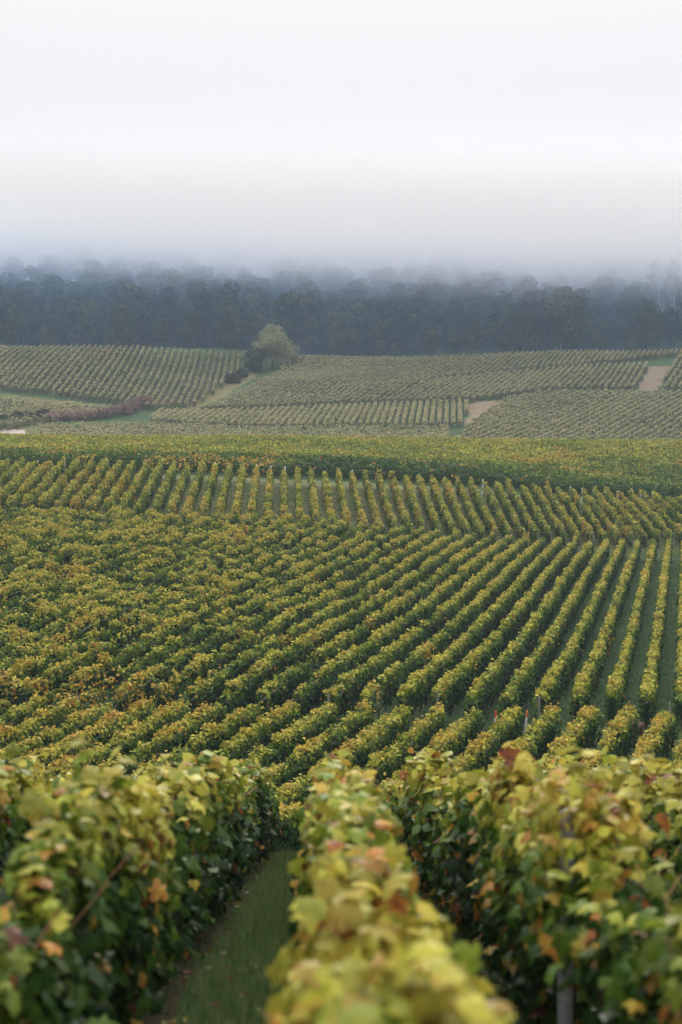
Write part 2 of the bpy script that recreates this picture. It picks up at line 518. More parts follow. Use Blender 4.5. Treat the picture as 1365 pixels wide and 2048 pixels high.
def row_leaves(p0, p1, st, seed):
    """Positions, outward normals, sizes, tones of the leaves of one row."""
    r_ = np.random.default_rng(seed)
    p0, p1 = np.array(p0), np.array(p1)
    L = np.linalg.norm(p1 - p0)
    d = (p1 - p0) / L
    nrm = np.array([d[1], -d[0]])                     # right-hand side of the row
    mid = (p0 + p1) / 2
    to_cam = -mid / np.linalg.norm(mid)
    c = float(nrm @ to_cam)
    share_r = np.clip(0.5 + 0.9 * c, 0.16, 0.84)
    n = int(L * st['n'])
    s = r_.random(n) * L
    top = r_.random(n) < st.get('top', 0.36)
    right = r_.random(n) < share_r
    sg = np.where(right, 1.0, -1.0)
    rg = st.get('rough', 1.0)
    hm = st['H'] * (1.0 + 0.22 * rg * (noise1(s, seed + 1, 0.9) - 0.5) + 0.14 * rg * (noise1(s, seed + 2, 0.25) - 0.5))
    wm = st['w'] * (1.0 + 0.6 * rg * (noise1(s, seed + 3, 0.8) - 0.5) + 0.5 * rg * (noise1(s, seed + 4, 0.22) - 0.5))
    gap = noise1(s, seed + 5, 1.2)
    hb = st['hb']
    u = r_.random(n) ** 0.85
    h = np.where(top, hm + r_.normal(0, 0.045, n), hb + (hm - hb) * u)
    prof = 0.75 + 0.35 * np.sin(np.clip((h - hb) / (hm - hb), 0, 1) * 2.6)
    off = np.where(top, (r_.random(n) * 2 - 1) * wm * 0.9, sg * (wm * prof + r_.normal(0, 0.035, n)))
    if 'bulge' in st:                                  # the canopy leans out over the post
        yc, wid, amt = st['bulge']
        ya_ = p0[1] + d[1] * s
        k_ = np.exp(-((ya_ - yc) / wid) ** 2)
        off = off - np.where((~right) & (h > 0.55), amt, np.where(~right, -0.08, 0.0)) * k_
    else:
        ya_, yc, wid = np.zeros(n), 99.0, 1.0
    shoot = top & (r_.random(n) < 0.10)
    h = np.where(shoot, h + r_.random(n) * st.get('shoot', 0.14), h)
    x = p0[0] + d[0] * s + nrm[0] * off
    y = p0[1] + d[1] * s + nrm[1] * off
    N = np.stack([np.where(top, nrm[0] * off * 1.2, sg * nrm[0]), np.where(top, nrm[1] * off * 1.2, sg * nrm[1]), np.where(top, 1.0, 0.45)], 1)
    N += r_.normal(0, st.get('scatter', 0.58), (n, 3))
    N /= np.linalg.norm(N, axis=1)[:, None]
    size = st['leaf'] * (0.7 + 0.6 * r_.random(n))
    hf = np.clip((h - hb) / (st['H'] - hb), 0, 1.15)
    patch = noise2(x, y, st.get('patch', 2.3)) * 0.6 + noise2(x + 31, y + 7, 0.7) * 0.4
    tone = st['t0'] + st['t1'] * hf ** st.get('pw', 3.4) + st.get('mix', 0.34) * (patch - 0.5) + r_.normal(0, st.get('mix', 0.34) * 0.22, n)  # tops yellowed as leaf colour, contrast with darker sides also paints light and shade
    if 'shade' in st:
        tone = tone + st['shade'](x, y)
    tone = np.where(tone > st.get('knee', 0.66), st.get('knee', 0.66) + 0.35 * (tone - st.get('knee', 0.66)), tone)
    odd = r_.random(n) < st.get('rust', 0.02)
    tone = np.where(odd, 0.78 + 0.2 * r_.random(n) ** 1.6, tone)
    if 'rusty_patch' in st:
        rp = noise2(x + 90, y + 11, st['rusty_patch'][0])
        tone = np.where((rp > st['rusty_patch'][1]) & (r_.random(n) < 0.55), 0.72 + 0.14 * r_.random(n), tone)
    val = 0.95 + st.get('vary', 0.8) * (r_.random(n) - 0.5)
    keep = ~((gap < st.get('gap', 0.06)) & (r_.random(n) < 0.8))
    if 'bulge' in st:
        keep &= ~((np.abs(ya_ - yc + 0.1) < 0.95) & (h < 0.74) & (off < 0.06))
    return x[keep], y[keep], h[keep], N[keep], size[keep], np.clip(tone, 0, 1)[keep], val[keep]


def quads_from(x, y, z, N, size, r_):
    n = len(x)
    rnd = r_.normal(0, 1, (n, 3))
    U = np.cross(N, rnd)
    U /= np.linalg.norm(U, axis=1)[:, None] + 1e-9
    V = np.cross(N, U)
    a = (size * 0.5)[:, None]
    P = np.stack([x, y, z], 1)
    bend = N * (size * 0.12)[:, None]
    q = np.stack([P - U * a * 1.1, P - V * a * 0.85 + U * a * 0.1 + bend, P + U * a * 1.15, P + V * a * 0.85 - U * a * 0.1 + bend], 1)
    return q.reshape(-1, 3)


def core_hull(p0, p1, st, seed):
    """Dense inner foliage of the row, so that no daylight shows through it."""
    p0, p1 = np.array(p0), np.array(p1)
    L = np.linalg.norm(p1 - p0)
    d = (p1 - p0) / L
    nrm = np.array([d[1], -d[0]])
    m = max(2, int(L / st.get('core', 0.7)) + 1)
    s = np.linspace(0.22, max(L - 0.22, 0.3), m)
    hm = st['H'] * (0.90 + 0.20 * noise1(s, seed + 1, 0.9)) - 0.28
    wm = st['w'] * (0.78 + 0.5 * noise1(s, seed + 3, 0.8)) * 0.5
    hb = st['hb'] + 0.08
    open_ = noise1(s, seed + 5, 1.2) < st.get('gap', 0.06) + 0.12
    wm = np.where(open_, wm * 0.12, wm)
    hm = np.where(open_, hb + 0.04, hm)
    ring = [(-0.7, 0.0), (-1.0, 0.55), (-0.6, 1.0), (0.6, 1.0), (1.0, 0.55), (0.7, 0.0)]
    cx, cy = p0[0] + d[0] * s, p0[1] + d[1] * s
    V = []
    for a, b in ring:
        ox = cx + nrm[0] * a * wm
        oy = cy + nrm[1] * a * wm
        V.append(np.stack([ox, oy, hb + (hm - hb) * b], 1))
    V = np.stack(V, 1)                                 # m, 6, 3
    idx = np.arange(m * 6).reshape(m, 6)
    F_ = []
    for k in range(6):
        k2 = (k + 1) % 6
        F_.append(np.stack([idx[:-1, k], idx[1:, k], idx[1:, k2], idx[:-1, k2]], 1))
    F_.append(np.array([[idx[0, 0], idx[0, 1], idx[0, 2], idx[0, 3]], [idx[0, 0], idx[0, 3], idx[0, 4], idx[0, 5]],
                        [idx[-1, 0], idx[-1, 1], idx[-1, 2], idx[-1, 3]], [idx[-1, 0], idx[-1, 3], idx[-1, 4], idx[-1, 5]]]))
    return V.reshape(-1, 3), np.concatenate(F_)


def row_geometry(p0, p1, st, seed):
    r_ = np.random.default_rng(seed + 77)
    x, y, h, N, size, tone, val = row_leaves(p0, p1, st, seed)
    z = ground_z(x, y) + h
    q = quads_from(x, y, z, N, size, r_)
    hv, hf = core_hull(p0, p1, st, seed)
    hv = hv.copy()
    hv[:, 2] += ground_z(hv[:, 0], hv[:, 1])
    nq = len(x)
    F_ = np.concatenate([np.arange(nq * 4).reshape(nq, 4), hf + nq * 4])
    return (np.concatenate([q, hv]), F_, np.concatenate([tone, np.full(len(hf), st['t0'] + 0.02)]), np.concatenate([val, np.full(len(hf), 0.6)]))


def field_rows(poly, deg, pitch, phase=0.0, margin=2.5, lat=0.243):
    """Straight rows across an outline, kept to what can be seen from the hill."""
    d = np.array([math.sin(R(deg)), math.cos(R(deg))])
    nrm = np.array([d[1], -d[0]])
    P = np.array(poly, float)
    t = P @ nrm
    out = []
    k = math.floor((t.min() - phase) / pitch)
    while phase + k * pitch < t.max():
        off = phase + k * pitch
        k += 1
        cuts = []
        for i in range(len(P)):
            a, b = P[i], P[(i + 1) % len(P)]
            ta, tb = a @ nrm - off, b @ nrm - off
            if (ta > 0) != (tb > 0):
                f = ta / (ta - tb)
                cuts.append(float((a + (b - a) * f) @ d))
        cuts.sort()
        for a, b in zip(cuts[::2], cuts[1::2]):
            for sgn in (1, -1):                        # |x| < lat * y + margin
                # sgn*(off*nrm.x + s*d.x) - lat*(off*nrm.y + s*d.y) - margin <= 0
                A = sgn * d[0] - lat * d[1]
                B = sgn * off * nrm[0] - lat * off * nrm[1] - margin
                if abs(A) < 1e-9:
                    if B > 0:
                        b = a - 1
                elif A > 0:
                    b = min(b, -B / A)
                else:
                    a = max(a, -B / A)
            if b - a > 1.6:
                out.append((tuple(off * nrm + d * a), tuple(off * nrm + d * b)))
    return out


def post_mesh(name, mats, h, r, cap=None, sides=6):
    v, f = tube([(0, 0, -0.25), (0, 0, h * 0.5), (0, 0, h - 0.01), (0, 0, h)], [r, r, r, r * 0.7], sides)
    me_ = np_mesh(name, v, f, mats)
    return me_


POST_WOOD = post_mesh('post', M_WOOD, 1.32, 0.034)
POST_WHITE = post_mesh('post', M_WHITE, 1.30, 0.048)
POST_STEEL = post_mesh('post', M_STEEL, 1.42, 0.028)
FRONT_POST = post_mesh('post', M_STEEL, 1.25, 0.033)


def trunks(p0, p1, st, seed, step=1.0):
    r_ = np.random.default_rng(seed + 9)
    p0, p1 = np.array(p0), np.array(p1)
    L = np.linalg.norm(p1 - p0)
    d = (p1 - p0) / L
    parts = []
    for s in np.arange(0.4, L, step):
        q = p0 + d * (s + r_.normal(0, 0.08))
        z = gz1(*q)
        a, b = r_.normal(0, 0.05, 2)
        parts.append(tube([(q[0], q[1], z - 0.05), (q[0] + a, q[1] + b, z + 0.25), (q[0] + a * 0.4, q[1] + b * 0.4, z + st['hb'] + 0.25)], [0.035, 0.026, 0.022], 4))
    return join(parts)


def build_row(p0, p1, st, seed, label, group, far_post=None, near_post=None, with_trunks=False, post_odds=1.0):
    r_ = np.random.default_rng(seed + 5)
    t = thing('vine_row', label, 'vine row', (p0[0], p0[1], gz1(*p0)), group)
    o3 = np.array(t.location)
    V, F_, tone, val = row_geometry(p0, p1, st, seed)
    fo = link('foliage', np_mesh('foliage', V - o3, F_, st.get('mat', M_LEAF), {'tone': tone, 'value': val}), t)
    fo['kind'] = 'stuff'
    if with_trunks:
        v, f = trunks(p0, p1, st, seed)
        tr = link('trunk', np_mesh('trunk', v - o3, f, M_BARK), t)
        tr['kind'] = 'stuff'
    d = (np.array(p1) - np.array(p0)) / np.linalg.norm(np.array(p1) - np.array(p0))
    for pm, q in ((near_post, np.array(p0) - d * 0.12), (far_post, np.array(p1) + d * 0.12)):
        if pm is not None and r_.random() < post_odds:
            po = link('post', pm, t, (q[0] - o3[0], q[1] - o3[1], gz1(*q) - o3[2]))
            po.rotation_euler = (r_.normal(0, 0.03), r_.normal(0, 0.03), r_.random() * 6)
            po.scale = (1, 1, 0.9 + 0.2 * r_.random())
    return t


ST_LOWER = dict(n=440, H=1.22, w=0.20, hb=0.18, leaf=0.104, t0=0.12, t1=0.54, rust=0.012, core=0.5)
ST_MAIN = dict(n=240, H=1.22, w=0.155, hb=0.18, leaf=0.122, t0=0.13, t1=0.43, rust=0.03, rusty_patch=(2.4, 0.88), core=0.7, gap=0.08, patch=3.0, top=0.4)
ST_MID = dict(n=165, H=1.25, w=0.155, hb=0.14, leaf=0.148, t0=0.32, t1=0.30, rust=0.02, core=0.7, pw=1.6, rough=1.5, rusty_patch=(1.6, 0.68), gap=0.10)
def belt_shade(x, y):
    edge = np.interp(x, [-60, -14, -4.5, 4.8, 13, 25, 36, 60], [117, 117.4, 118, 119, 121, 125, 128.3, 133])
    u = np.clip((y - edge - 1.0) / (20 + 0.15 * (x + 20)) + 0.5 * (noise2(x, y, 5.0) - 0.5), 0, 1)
    return -0.24 * (1 - u)  # darker leaf tone near the front edge paints the belt's shaded side face


ST_BELT = dict(n=33, H=1.2, w=0.27, hb=0.1, leaf=0.235, t0=0.33, t1=0.26, rust=0.025, core=1.6, pw=1.6, rusty_patch=(3.0, 0.72), patch=6.0, top=0.5, shade=belt_shade)
ST_FAR = dict(vary=0.45, n=22, H=1.2, w=0.22, hb=0.1, leaf=0.26, t0=0.34, t1=0.27, rust=0.02, core=2.0, mat=M_HAZED_LEAF, pw=2.0, top=0.5, patch=9.0)
ST_STRIPED = dict(ST_FAR, n=26, t0=0.38, t1=0.32, w=0.25)
ST_FARLEFT = dict(ST_FAR, n=20, t0=0.33, t1=0.26, rusty_patch=(7.0, 0.70))
ST_WEDGE = dict(ST_FAR, t0=0.40, t1=0.32, n=16)

tri_log = {}


def field(poly, deg, pitch, st, text, group, seed, phase=0.0, vary=None, **kw):
    rows = field_rows(poly, deg, pitch, phase)
    rows.sort(key=lambda r: -(r[0][0] + r[1][0]) / (r[0][1] + r[1][1]))     # from the right of the view
    jit = np.random.default_rng(seed)
    for i, (a, b) in enumerate(rows):
        u_ = (np.array(b) - np.array(a)) / math.dist(a, b)
        a = tuple(np.array(a) + u_ * jit.uniform(0, 0.5))
        b = tuple(np.array(b) - u_ * jit.uniform(0, 0.5))
        build_row(a, b, vary(st, a, b) if vary else st, seed + i * 13, text % ordinal(i + 1), group, **kw)
    tri_log[group] = (len(rows), sum(math.dist(a, b) for a, b in rows))
    return rows


def field_mass(name, polys, label, cat, mat):
    """Rows beyond counting: joined into one object."""
    V, F_, T_, A_, off = [], [], [], [], 0
    for poly, deg, pitch, st, seed in polys:
        for i, (a, b) in enumerate(field_rows(poly, deg, pitch)):
            v, f, t_, a_ = row_geometry(a, b, st, seed + i * 17)
            V.append(v)
            F_.append(f + off)
            T_.append(t_)
            A_.append(a_)
            off += len(v)
    o = link(name, np_mesh(name, np.concatenate(V), np.concatenate(F_), mat, {'tone': np.concatenate(T_), 'value': np.concatenate(A_)}))
    o['label'] = label
    o['category'] = cat
    o['kind'] = 'stuff'
    return o


LOWER_ROWS = field(LOWER, 21.6, 1.1, ST_LOWER, '%s vine row from the right in the valley floor block nearest the hedges in front',
                   'vine rows on the valley floor', 1000, far_post=POST_WOOD, with_trunks=True, post_odds=0.14)
def broad_style(st, a, b):
    f = float(np.clip(((a[0] + b[0]) / (a[1] + b[1]) * -1 + 0.10) / 0.22, 0, 1))   # older, shaggier vines towards the left
    return dict(st, w=st['w'] + 0.05 * f, H=st['H'] + 0.10 * f, rough=1.1 + 0.7 * f, gap=0.09 + 0.05 * f, rust=0.02 + 0.02 * f)


MAIN_ROWS = field(MAIN, 13.6, 1.1, ST_MAIN, '%s long yellow topped vine row from the right in the broad block mid slope',
                  'long vine rows of the broad block', 3000, vary=broad_style, near_post=POST_WOOD, far_post=POST_WOOD, with_trunks=True, post_odds=0.14)
MID_ROWS = field(MIDDLE, -2.3, 1.1, ST_MID, '%s short green vine row from the right in the block ending at white stakes',
                 'short vine rows with white stakes', 6000, near_post=POST_WOOD, far_post=POST_WHITE, with_trunks=True, post_odds=0.6)
STRIPED_ROWS = field(STRIPED, 4.5, 1.1, ST_STRIPED, '%s vine row from the right in the pale striped plot at the far hill foot',
                     'vine rows of the pale striped plot', 8000)
HUMP_ROWS = field(HUMP, 17.0, 1.15, ST_FAR, '%s vine row from the right on the dark hump above the bare earth patch',
                  'vine rows on the dark hump', 9000)
FOOT_ROWS = field(RIGHT_FOOT, 28.0, 1.25, ST_FAR, '%s slanting vine row from the right at the grey green right hill foot',
                  'slanting vine rows at the right hill foot', 10000)
FARLEFT_ROWS = field(FAR_LEFT, -2.0, 1.2, ST_FARLEFT, '%s vine row from the right in the brownish far left field below the wood',
                     'vine rows of the far left field', 11000)
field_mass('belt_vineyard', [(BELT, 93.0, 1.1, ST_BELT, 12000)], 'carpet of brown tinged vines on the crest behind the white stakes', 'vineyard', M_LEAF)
field_mass('far_vineyard', [(SLOPE, 16.0, 1.1, ST_FAR, 14000), (CORNER, 19.0, 1.2, ST_FAR, 15000), (WEDGE, 24.0, 1.1, ST_WEDGE, 16000),
                            (FOOT_STRIP, 78.0, 1.1, dict(ST_FAR, t0=0.36), 17000)],
           'hazy far vineyard covering the hill under the wood', 'vineyard', M_HAZED_LEAF)


# ------------------------------------------------------------------ the rows in front: every leaf with its lobes
HALF = [(0.10, -0.14), (0.36, -0.17), (0.54, 0.06), (0.38, 0.20), (0.57, 0.47), (0.30, 0.50), (0.16, 0.74)]


def leaf_shape(seed):
    r_ = np.random.default_rng(seed)
    pts = [(0, 0)] + HALF + [(0, 1.0)] + [(-a, b) for a, b in reversed(HALF)]
    pts = np.array(pts) + np.concatenate([[[0, 0]], r_.normal(0, 0.03, (len(pts) - 1, 2))])
    r2 = pts[:, 0] ** 2 + (pts[:, 1] - 0.35) ** 2
    z = -0.35 * r2 - 0.22 * np.abs(pts[:, 0]) + r_.normal(0, 0.05, len(pts))
    V = np.concatenate([[[0, 0.33, 0.06]], np.column_stack([pts, z])])
    V[:, 1] -= 0.35
    n = len(pts)
    F_ = np.array([(0, 1 + i, 1 + (i + 1) % n) for i in range(n)])
    return V, F_


def simple_leaf(seed):
    r_ = np.random.default_rng(seed)
    pts = np.array([(0, -0.12), (0.5, -0.05), (0.5, 0.45), (0, 1.0), (-0.5, 0.45), (-0.5, -0.05)]) + r_.normal(0, 0.04, (6, 2))
    z = -0.3 * np.abs(pts[:, 0]) + r_.normal(0, 0.06, 6)
    V = np.column_stack([pts, z])
    V[:, 1] -= 0.35
    return V, np.array([(0, 1, 2), (0, 2, 3), (0, 3, 4), (0, 4, 5)])


SHAPES = [leaf_shape(s) for s in range(6)] + [simple_leaf(s) for s in range(40, 46)]
SHAPE_MESH = [np_mesh('leaf', v, f, M_NEAR_OBJ, smooth=True) for v, f in SHAPES[:6]]


def frames(N, r_, droop=True):
    """Rotation per leaf: z along N, tip (y) hanging down."""
    n = len(N)
    down = np.tile([0, 0, -1.0], (n, 1)) + r_.normal(0, 0.75, (n, 3))
    Y = down - N * (down * N).sum(1)[:, None]
    Y /= np.linalg.norm(Y, axis=1)[:, None] + 1e-9
    X = np.cross(Y, N)
    return X, Y, N


FRONT = {
    -3: (0.8, 24.2, 1.05, 'vine hedge row at far left edge behind two nearer hedges'),
    -2: (0.6, 24.0, 1.03, 'leafy vine row behind the leftmost blurred hedge, further left'),
    -1: (0.5, 23.6, 1.06, 'blurred leafy vine row left of the green grass path'),
    0: (0.6, 23.8, 1.02, 'blurred yellow leaved vine row in the centre, right of the grass path'),
    1: (0.5, 23.4, 1.05, 'blurred vine row with a grey steel post, right of the centre row'),
    2: (0.6, 23.6, 1.03, 'leafy vine row at the right edge behind the grey post row'),
    3: (0.8, 23.9, 1.05, 'vine row mostly hidden at the far right edge in front'),
}
FOC = 50 / 36
for k, (ya, yb, H, label) in FRONT.items():
    lean = {0: 0.0, 1: -0.07}.get(k, 0.0)
    xa, xb = 0.15 + lean + 1.1 * k - 0.015 * ya, 0.15 + lean + 1.1 * k - 0.015 * yb
    st = dict(n=(780 if abs(k) < 2 else 560) if abs(k) < 3 else 300, H=H, w=0.145, hb=0.14, leaf=0.082, knee=0.66, t0=0.13, t1=0.42, pw=2.6, rust=0.075, rough=2.0, mix=0.46, core=0.3, top=0.34, scatter=0.5, shoot=0.16,  # strong tone patches: leaf variety plus painted-in shadow patches
              patch=1.1, gap=0.03)
    if k == -1:
        st.update(t1=0.36)
    if k == 0:
        st.update(w=0.12, t0=0.24, t1=0.38, pw=1.8, rust=0.17)
    if k == 1:
        st.update(t0=0.14, t1=0.44, rust=0.11, hb=0.08, bulge=(5.8, 0.9, 0.14))
    seed = 21000 + k * 101
    r_ = np.random.default_rng(seed)
    t = thing('vine_row', label, 'vine row', (xa, ya, gz1(xa, ya)), 'vine rows in front of the camera')
    o3 = np.array(t.location)
    x, y, h, N, size, tone, val = row_leaves((xa, ya), (xb, yb), st, seed)
    z = ground_z(x, y) + h
    X, Y, Z = frames(N, r_)
    # which leaves show largest in the picture
    fy = math.cos(cam.rotation_euler.x - math.pi / 2)
    sx = x / y * FOC
    sy = (z - EYE) / y * FOC + 0.086
    seen = (np.abs(sx) < 0.345) & (np.abs(sy) < 0.52) & (y > 2.2)
    order = np.argsort(np.where(seen, -size / y, 9))
    single = order[:300][seen[order[:300]]]
    joined = np.ones(len(x), bool)
    joined[single] = False
    for i in single:
        sh = int(r_.integers(0, 6))
        lo = link('leaf', SHAPE_MESH[sh], t)
        s_ = size[i] * 1.05
        mw = Matrix(((X[i, 0] * s_, Y[i, 0] * s_, Z[i, 0] * s_, x[i] - o3[0]), (X[i, 1] * s_, Y[i, 1] * s_, Z[i, 1] * s_, y[i] - o3[1]),
                     (X[i, 2] * s_, Y[i, 2] * s_, Z[i, 2] * s_, z[i] - o3[2]), (0, 0, 0, 1)))
        lo.matrix_local = mw
        lo.color = (float(tone[i]), float(val[i]), 0, 1)
    V, F_, T_, A_, off = [], [], [], [], 0
    ids = np.nonzero(joined)[0]
    which = r_.integers(0, 6, len(ids)) + np.where(y[ids] > 8.5, 6, 0)
    for sh in range(12):
        ii = ids[which == sh]
        sv, sf = SHAPES[sh]
        s_ = (size[ii] * 1.05)[:, None, None]
        P = np.stack([x[ii], y[ii], z[ii]], 1)[:, None, :]
        vv = P + s_ * (sv[None, :, 0:1] * X[ii][:, None, :] + sv[None, :, 1:2] * Y[ii][:, None, :] + sv[None, :, 2:3] * Z[ii][:, None, :])
        m = len(ii)
        ff = sf[None] + (np.arange(m) * len(sv))[:, None, None] + off
        V.append(vv.reshape(-1, 3))
        F_.append(ff.reshape(-1, 3))
        T_.append(np.repeat(tone[ii], len(sf)))
        A_.append(np.repeat(val[ii], len(sf)))
        off += m * len(sv)
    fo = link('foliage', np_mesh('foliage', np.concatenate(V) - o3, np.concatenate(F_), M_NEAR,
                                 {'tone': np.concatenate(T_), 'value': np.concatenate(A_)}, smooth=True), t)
    fo['kind'] = 'stuff'
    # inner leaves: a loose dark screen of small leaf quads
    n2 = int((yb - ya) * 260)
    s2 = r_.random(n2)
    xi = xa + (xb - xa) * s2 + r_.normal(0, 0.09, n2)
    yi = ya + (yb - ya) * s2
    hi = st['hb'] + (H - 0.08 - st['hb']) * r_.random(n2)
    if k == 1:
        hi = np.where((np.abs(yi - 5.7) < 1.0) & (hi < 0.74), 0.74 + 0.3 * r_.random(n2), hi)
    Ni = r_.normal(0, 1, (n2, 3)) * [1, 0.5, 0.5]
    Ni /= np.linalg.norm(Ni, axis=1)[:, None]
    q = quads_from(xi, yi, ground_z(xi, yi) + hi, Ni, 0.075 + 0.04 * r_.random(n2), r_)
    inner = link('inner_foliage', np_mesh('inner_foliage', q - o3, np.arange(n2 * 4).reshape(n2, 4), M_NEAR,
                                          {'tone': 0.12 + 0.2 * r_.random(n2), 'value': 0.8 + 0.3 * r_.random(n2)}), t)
    inner['kind'] = 'stuff'
    # stems and canes
    parts, canes = [], []
    for s in np.arange(ya + 0.3, yb, 1.0):
        xx = xa + (xb - xa) * (s - ya) / (yb - ya)
        g0 = gz1(xx, s)
        a, b = r_.normal(0, 0.05, 2)
        parts.append(tube([(xx, s, g0 - 0.06), (xx + a, s + b, g0 + 0.2), (xx + a * 0.3, s + b * 0.5, g0 + 0.42), (xx, s + 0.3, g0 + 0.52), (xx, s + 0.6, g0 + 0.5)],
                          [0.04, 0.03, 0.025, 0.016, 0.01], 6))
        for c in range(4):
            ys_ = s + c * 0.22 + r_.normal(0, 0.05)
            xo, xt = r_.normal(0, 0.05), r_.normal(0, 0.14)
            g1 = gz1(xx, ys_)
            canes.append(tube([(xx + xo * 0.3, ys_, g1 + 0.48), (xx + xo, ys_ + r_.normal(0, 0.06), g1 + 0.85), (xx + xt, ys_ + r_.normal(0, 0.1), g1 + H + 0.06)],
                              [0.006, 0.005, 0.003], 4))
    v, f = join(parts)
    tr = link('trunk', np_mesh('trunk', v - o3, f, M_BARK, smooth=True), t)
    tr['kind'] = 'stuff'
    v, f = join(canes)
    cn = link('cane', np_mesh('cane', v - o3, f, M_CANE, smooth=True), t)
    cn['kind'] = 'stuff'
    # wires
    for hw in (0.5, 0.95):
        pts = [(xa + (xb - xa) * f_, ya + (yb - ya) * f_, gz1(xa + (xb - xa) * f_, ya + (yb - ya) * f_) + hw) for f_ in np.linspace(0, 1, 12)]
        v, f = tube(pts, [0.0018] * 12, 4)
        link('wire', np_mesh('wire', v - o3, f, M_STEEL), t)
    for yp in ([5.9, 14.5, 22.9] if k == 1 else [10.2 + 0.7 * k, 17.5 + 0.5 * k, yb - 0.2]):
        xp = xa + (xb - xa) * (yp - ya) / (yb - ya) - (0.14 if k == 1 and yp < 8 else 0)
        link('post', FRONT_POST, t, (xp - o3[0], yp - o3[1], gz1(xp, yp) - o3[2]))

# ------------------------------------------------------------------ coloured stakes by the valley track, shrubs of dry growth
def stake(x, y, h, m_body, m_tip, label, group=None):
    t = thing('marker_stake', label, 'stake', (x, y, gz1(x, y)), group)
    v, f = tube([(0, 0, -0.2), (0, 0, h * 0.6), (0.01, 0, h * 0.8)], [0.035, 0.035, 0.035], 6)
    link('shaft', np_mesh('shaft', v, f, m_body), t)
    v, f = tube([(0.01, 0, h * 0.8 + 0.003), (0.01, 0, h - 0.04), (0.012, 0, h)], [0.038, 0.038, 0.025], 6)
    link('tip', np_mesh('tip', v, f, m_tip), t)
    t.rotation_euler = (0.03, 0.06, 0)


def at_track(px, d):
    return ((px - 682.5) / (50 / 36 * 2048) * d, d)


stake(4.74, 43.8, 1.12, M_WHITE, M_RED, 'white marker stake with a dark red top beside the valley track')
stake(5.70, 43.75, 1.15, M_WHITE, M_ORANGE, 'orange tipped marker stake beside the valley track, right of the white one')


def blade_field(name, xs, ys_, hmin, hmax, wd, tone_lo, tone_hi, seed, stops, label, lean=0.35):
    r_ = np.random.default_rng(seed)
    n = len(xs)
    z = ground_z(xs, ys_) - 0.01
    h = hmin + (hmax - hmin) * r_.random(n) ** 1.5
    a = r_.random(n) * 6.28
    wx, wy = np.cos(a) * wd * 0.5, np.sin(a) * wd * 0.5
    lx, ly = r_.normal(0, lean, n) * h, r_.normal(0, lean, n) * h
    V = np.stack([np.stack([xs - wx, ys_ - wy, z], 1), np.stack([xs + wx, ys_ + wy, z], 1), np.stack([xs + lx, ys_ + ly, z + h], 1)], 1).reshape(-1, 3)
    o = link(name, np_mesh(name, V, np.arange(n * 3).reshape(n, 3), leaf_mat(name + '_blade', stops=stops, rough=0.6, spec=0.2),
                           {'tone': tone_lo + (tone_hi - tone_lo) * r_.random(n), 'value': 0.75 + 0.5 * r_.random(n)}))
    o['kind'] = 'stuff'
    o['label'] = label
    o['category'] = 'grass'
    return o


GRASS_STOPS = [(0.0, (0.045, 0.100, 0.034)), (0.5, (0.125, 0.215, 0.068)), (0.8, (0.24, 0.30, 0.11)), (1.0, (0.26, 0.22, 0.09))]
r_ = np.random.default_rng(31)
gx_, gy_ = [], []
for k in (-3, -2, -1, 0, 1, 2):
    n = 22000 if k == -1 else (6000 if k in (0, 1, -2) else 3000)
    y = 4.0 + 20.2 * r_.random(n) ** 1.25
    xo = np.clip(r_.normal(0.03, 0.23, n), -0.46, 0.46)
    gx_.append(0.15 + 1.1 * (k + 0.5) - 0.015 * y + xo)
    gy_.append(y)
blade_field('path_grass', np.concatenate(gx_), np.concatenate(gy_), 0.04, 0.19, 0.008, 0.1, 0.97, 41, GRASS_STOPS, 'dark green grass of the path between the front vine rows')
n = 16000
x = (r_.random(n) * 2 - 1) * 12
y = 23.9 + 6.0 * r_.random(n)
blade_field('dry_grass', x, y, 0.06, 0.26, 0.010, 0.6, 1.0, 42, GRASS_STOPS, 'pale dry grass strip at the end of the green path')
n = 14000
x = (r_.random(n) * 2 - 1) * 13
y = 43.3 + 2.2 * r_.random(n)
blade_field('track_grass', x, y, 0.06, 0.30, 0.018, 0.35, 1.0, 43, GRASS_STOPS, 'rough green and straw grass on the track across the valley floor')
n = 30000
y = 46 + 58 * r_.random(n)
x = y * (0.10 + 0.15 * r_.random(n))
blade_field('alley_grass', x, y, 0.05, 0.17, 0.03, 0.0, 0.55, 44, GRASS_STOPS, 'dark grass of the alleys between the right vine rows')
n = 24000
x = (r_.random(n) * 2 - 1) * 28
yy = np.interp(x, [-45, -3.8, 0.6, 7.7, 15.3, 24, 45], [95, 95, 96.2, 100, 104.2, 107, 109])
blade_field('middle_grass', x, yy + 18 * r_.random(n), 0.06, 0.24, 0.045, 0.3, 0.95, 47, GRASS_STOPS, 'olive and straw grass in the alleys of the staked block')
n = 14000
x = (r_.random(n) * 2 - 1) * 28
yy = np.interp(x, [-45, -3.8, 0.6, 7.7, 15.3, 24, 45], [94, 94, 95.2, 99, 103.2, 106, 107])
y = yy + r_.random(n) * 2 - 0.2
blade_field('verge_grass', x, y, 0.08, 0.45, 0.04, 0.45, 1.0, 45, GRASS_STOPS, 'straw coloured grass verge between the broad block and the staked rows')

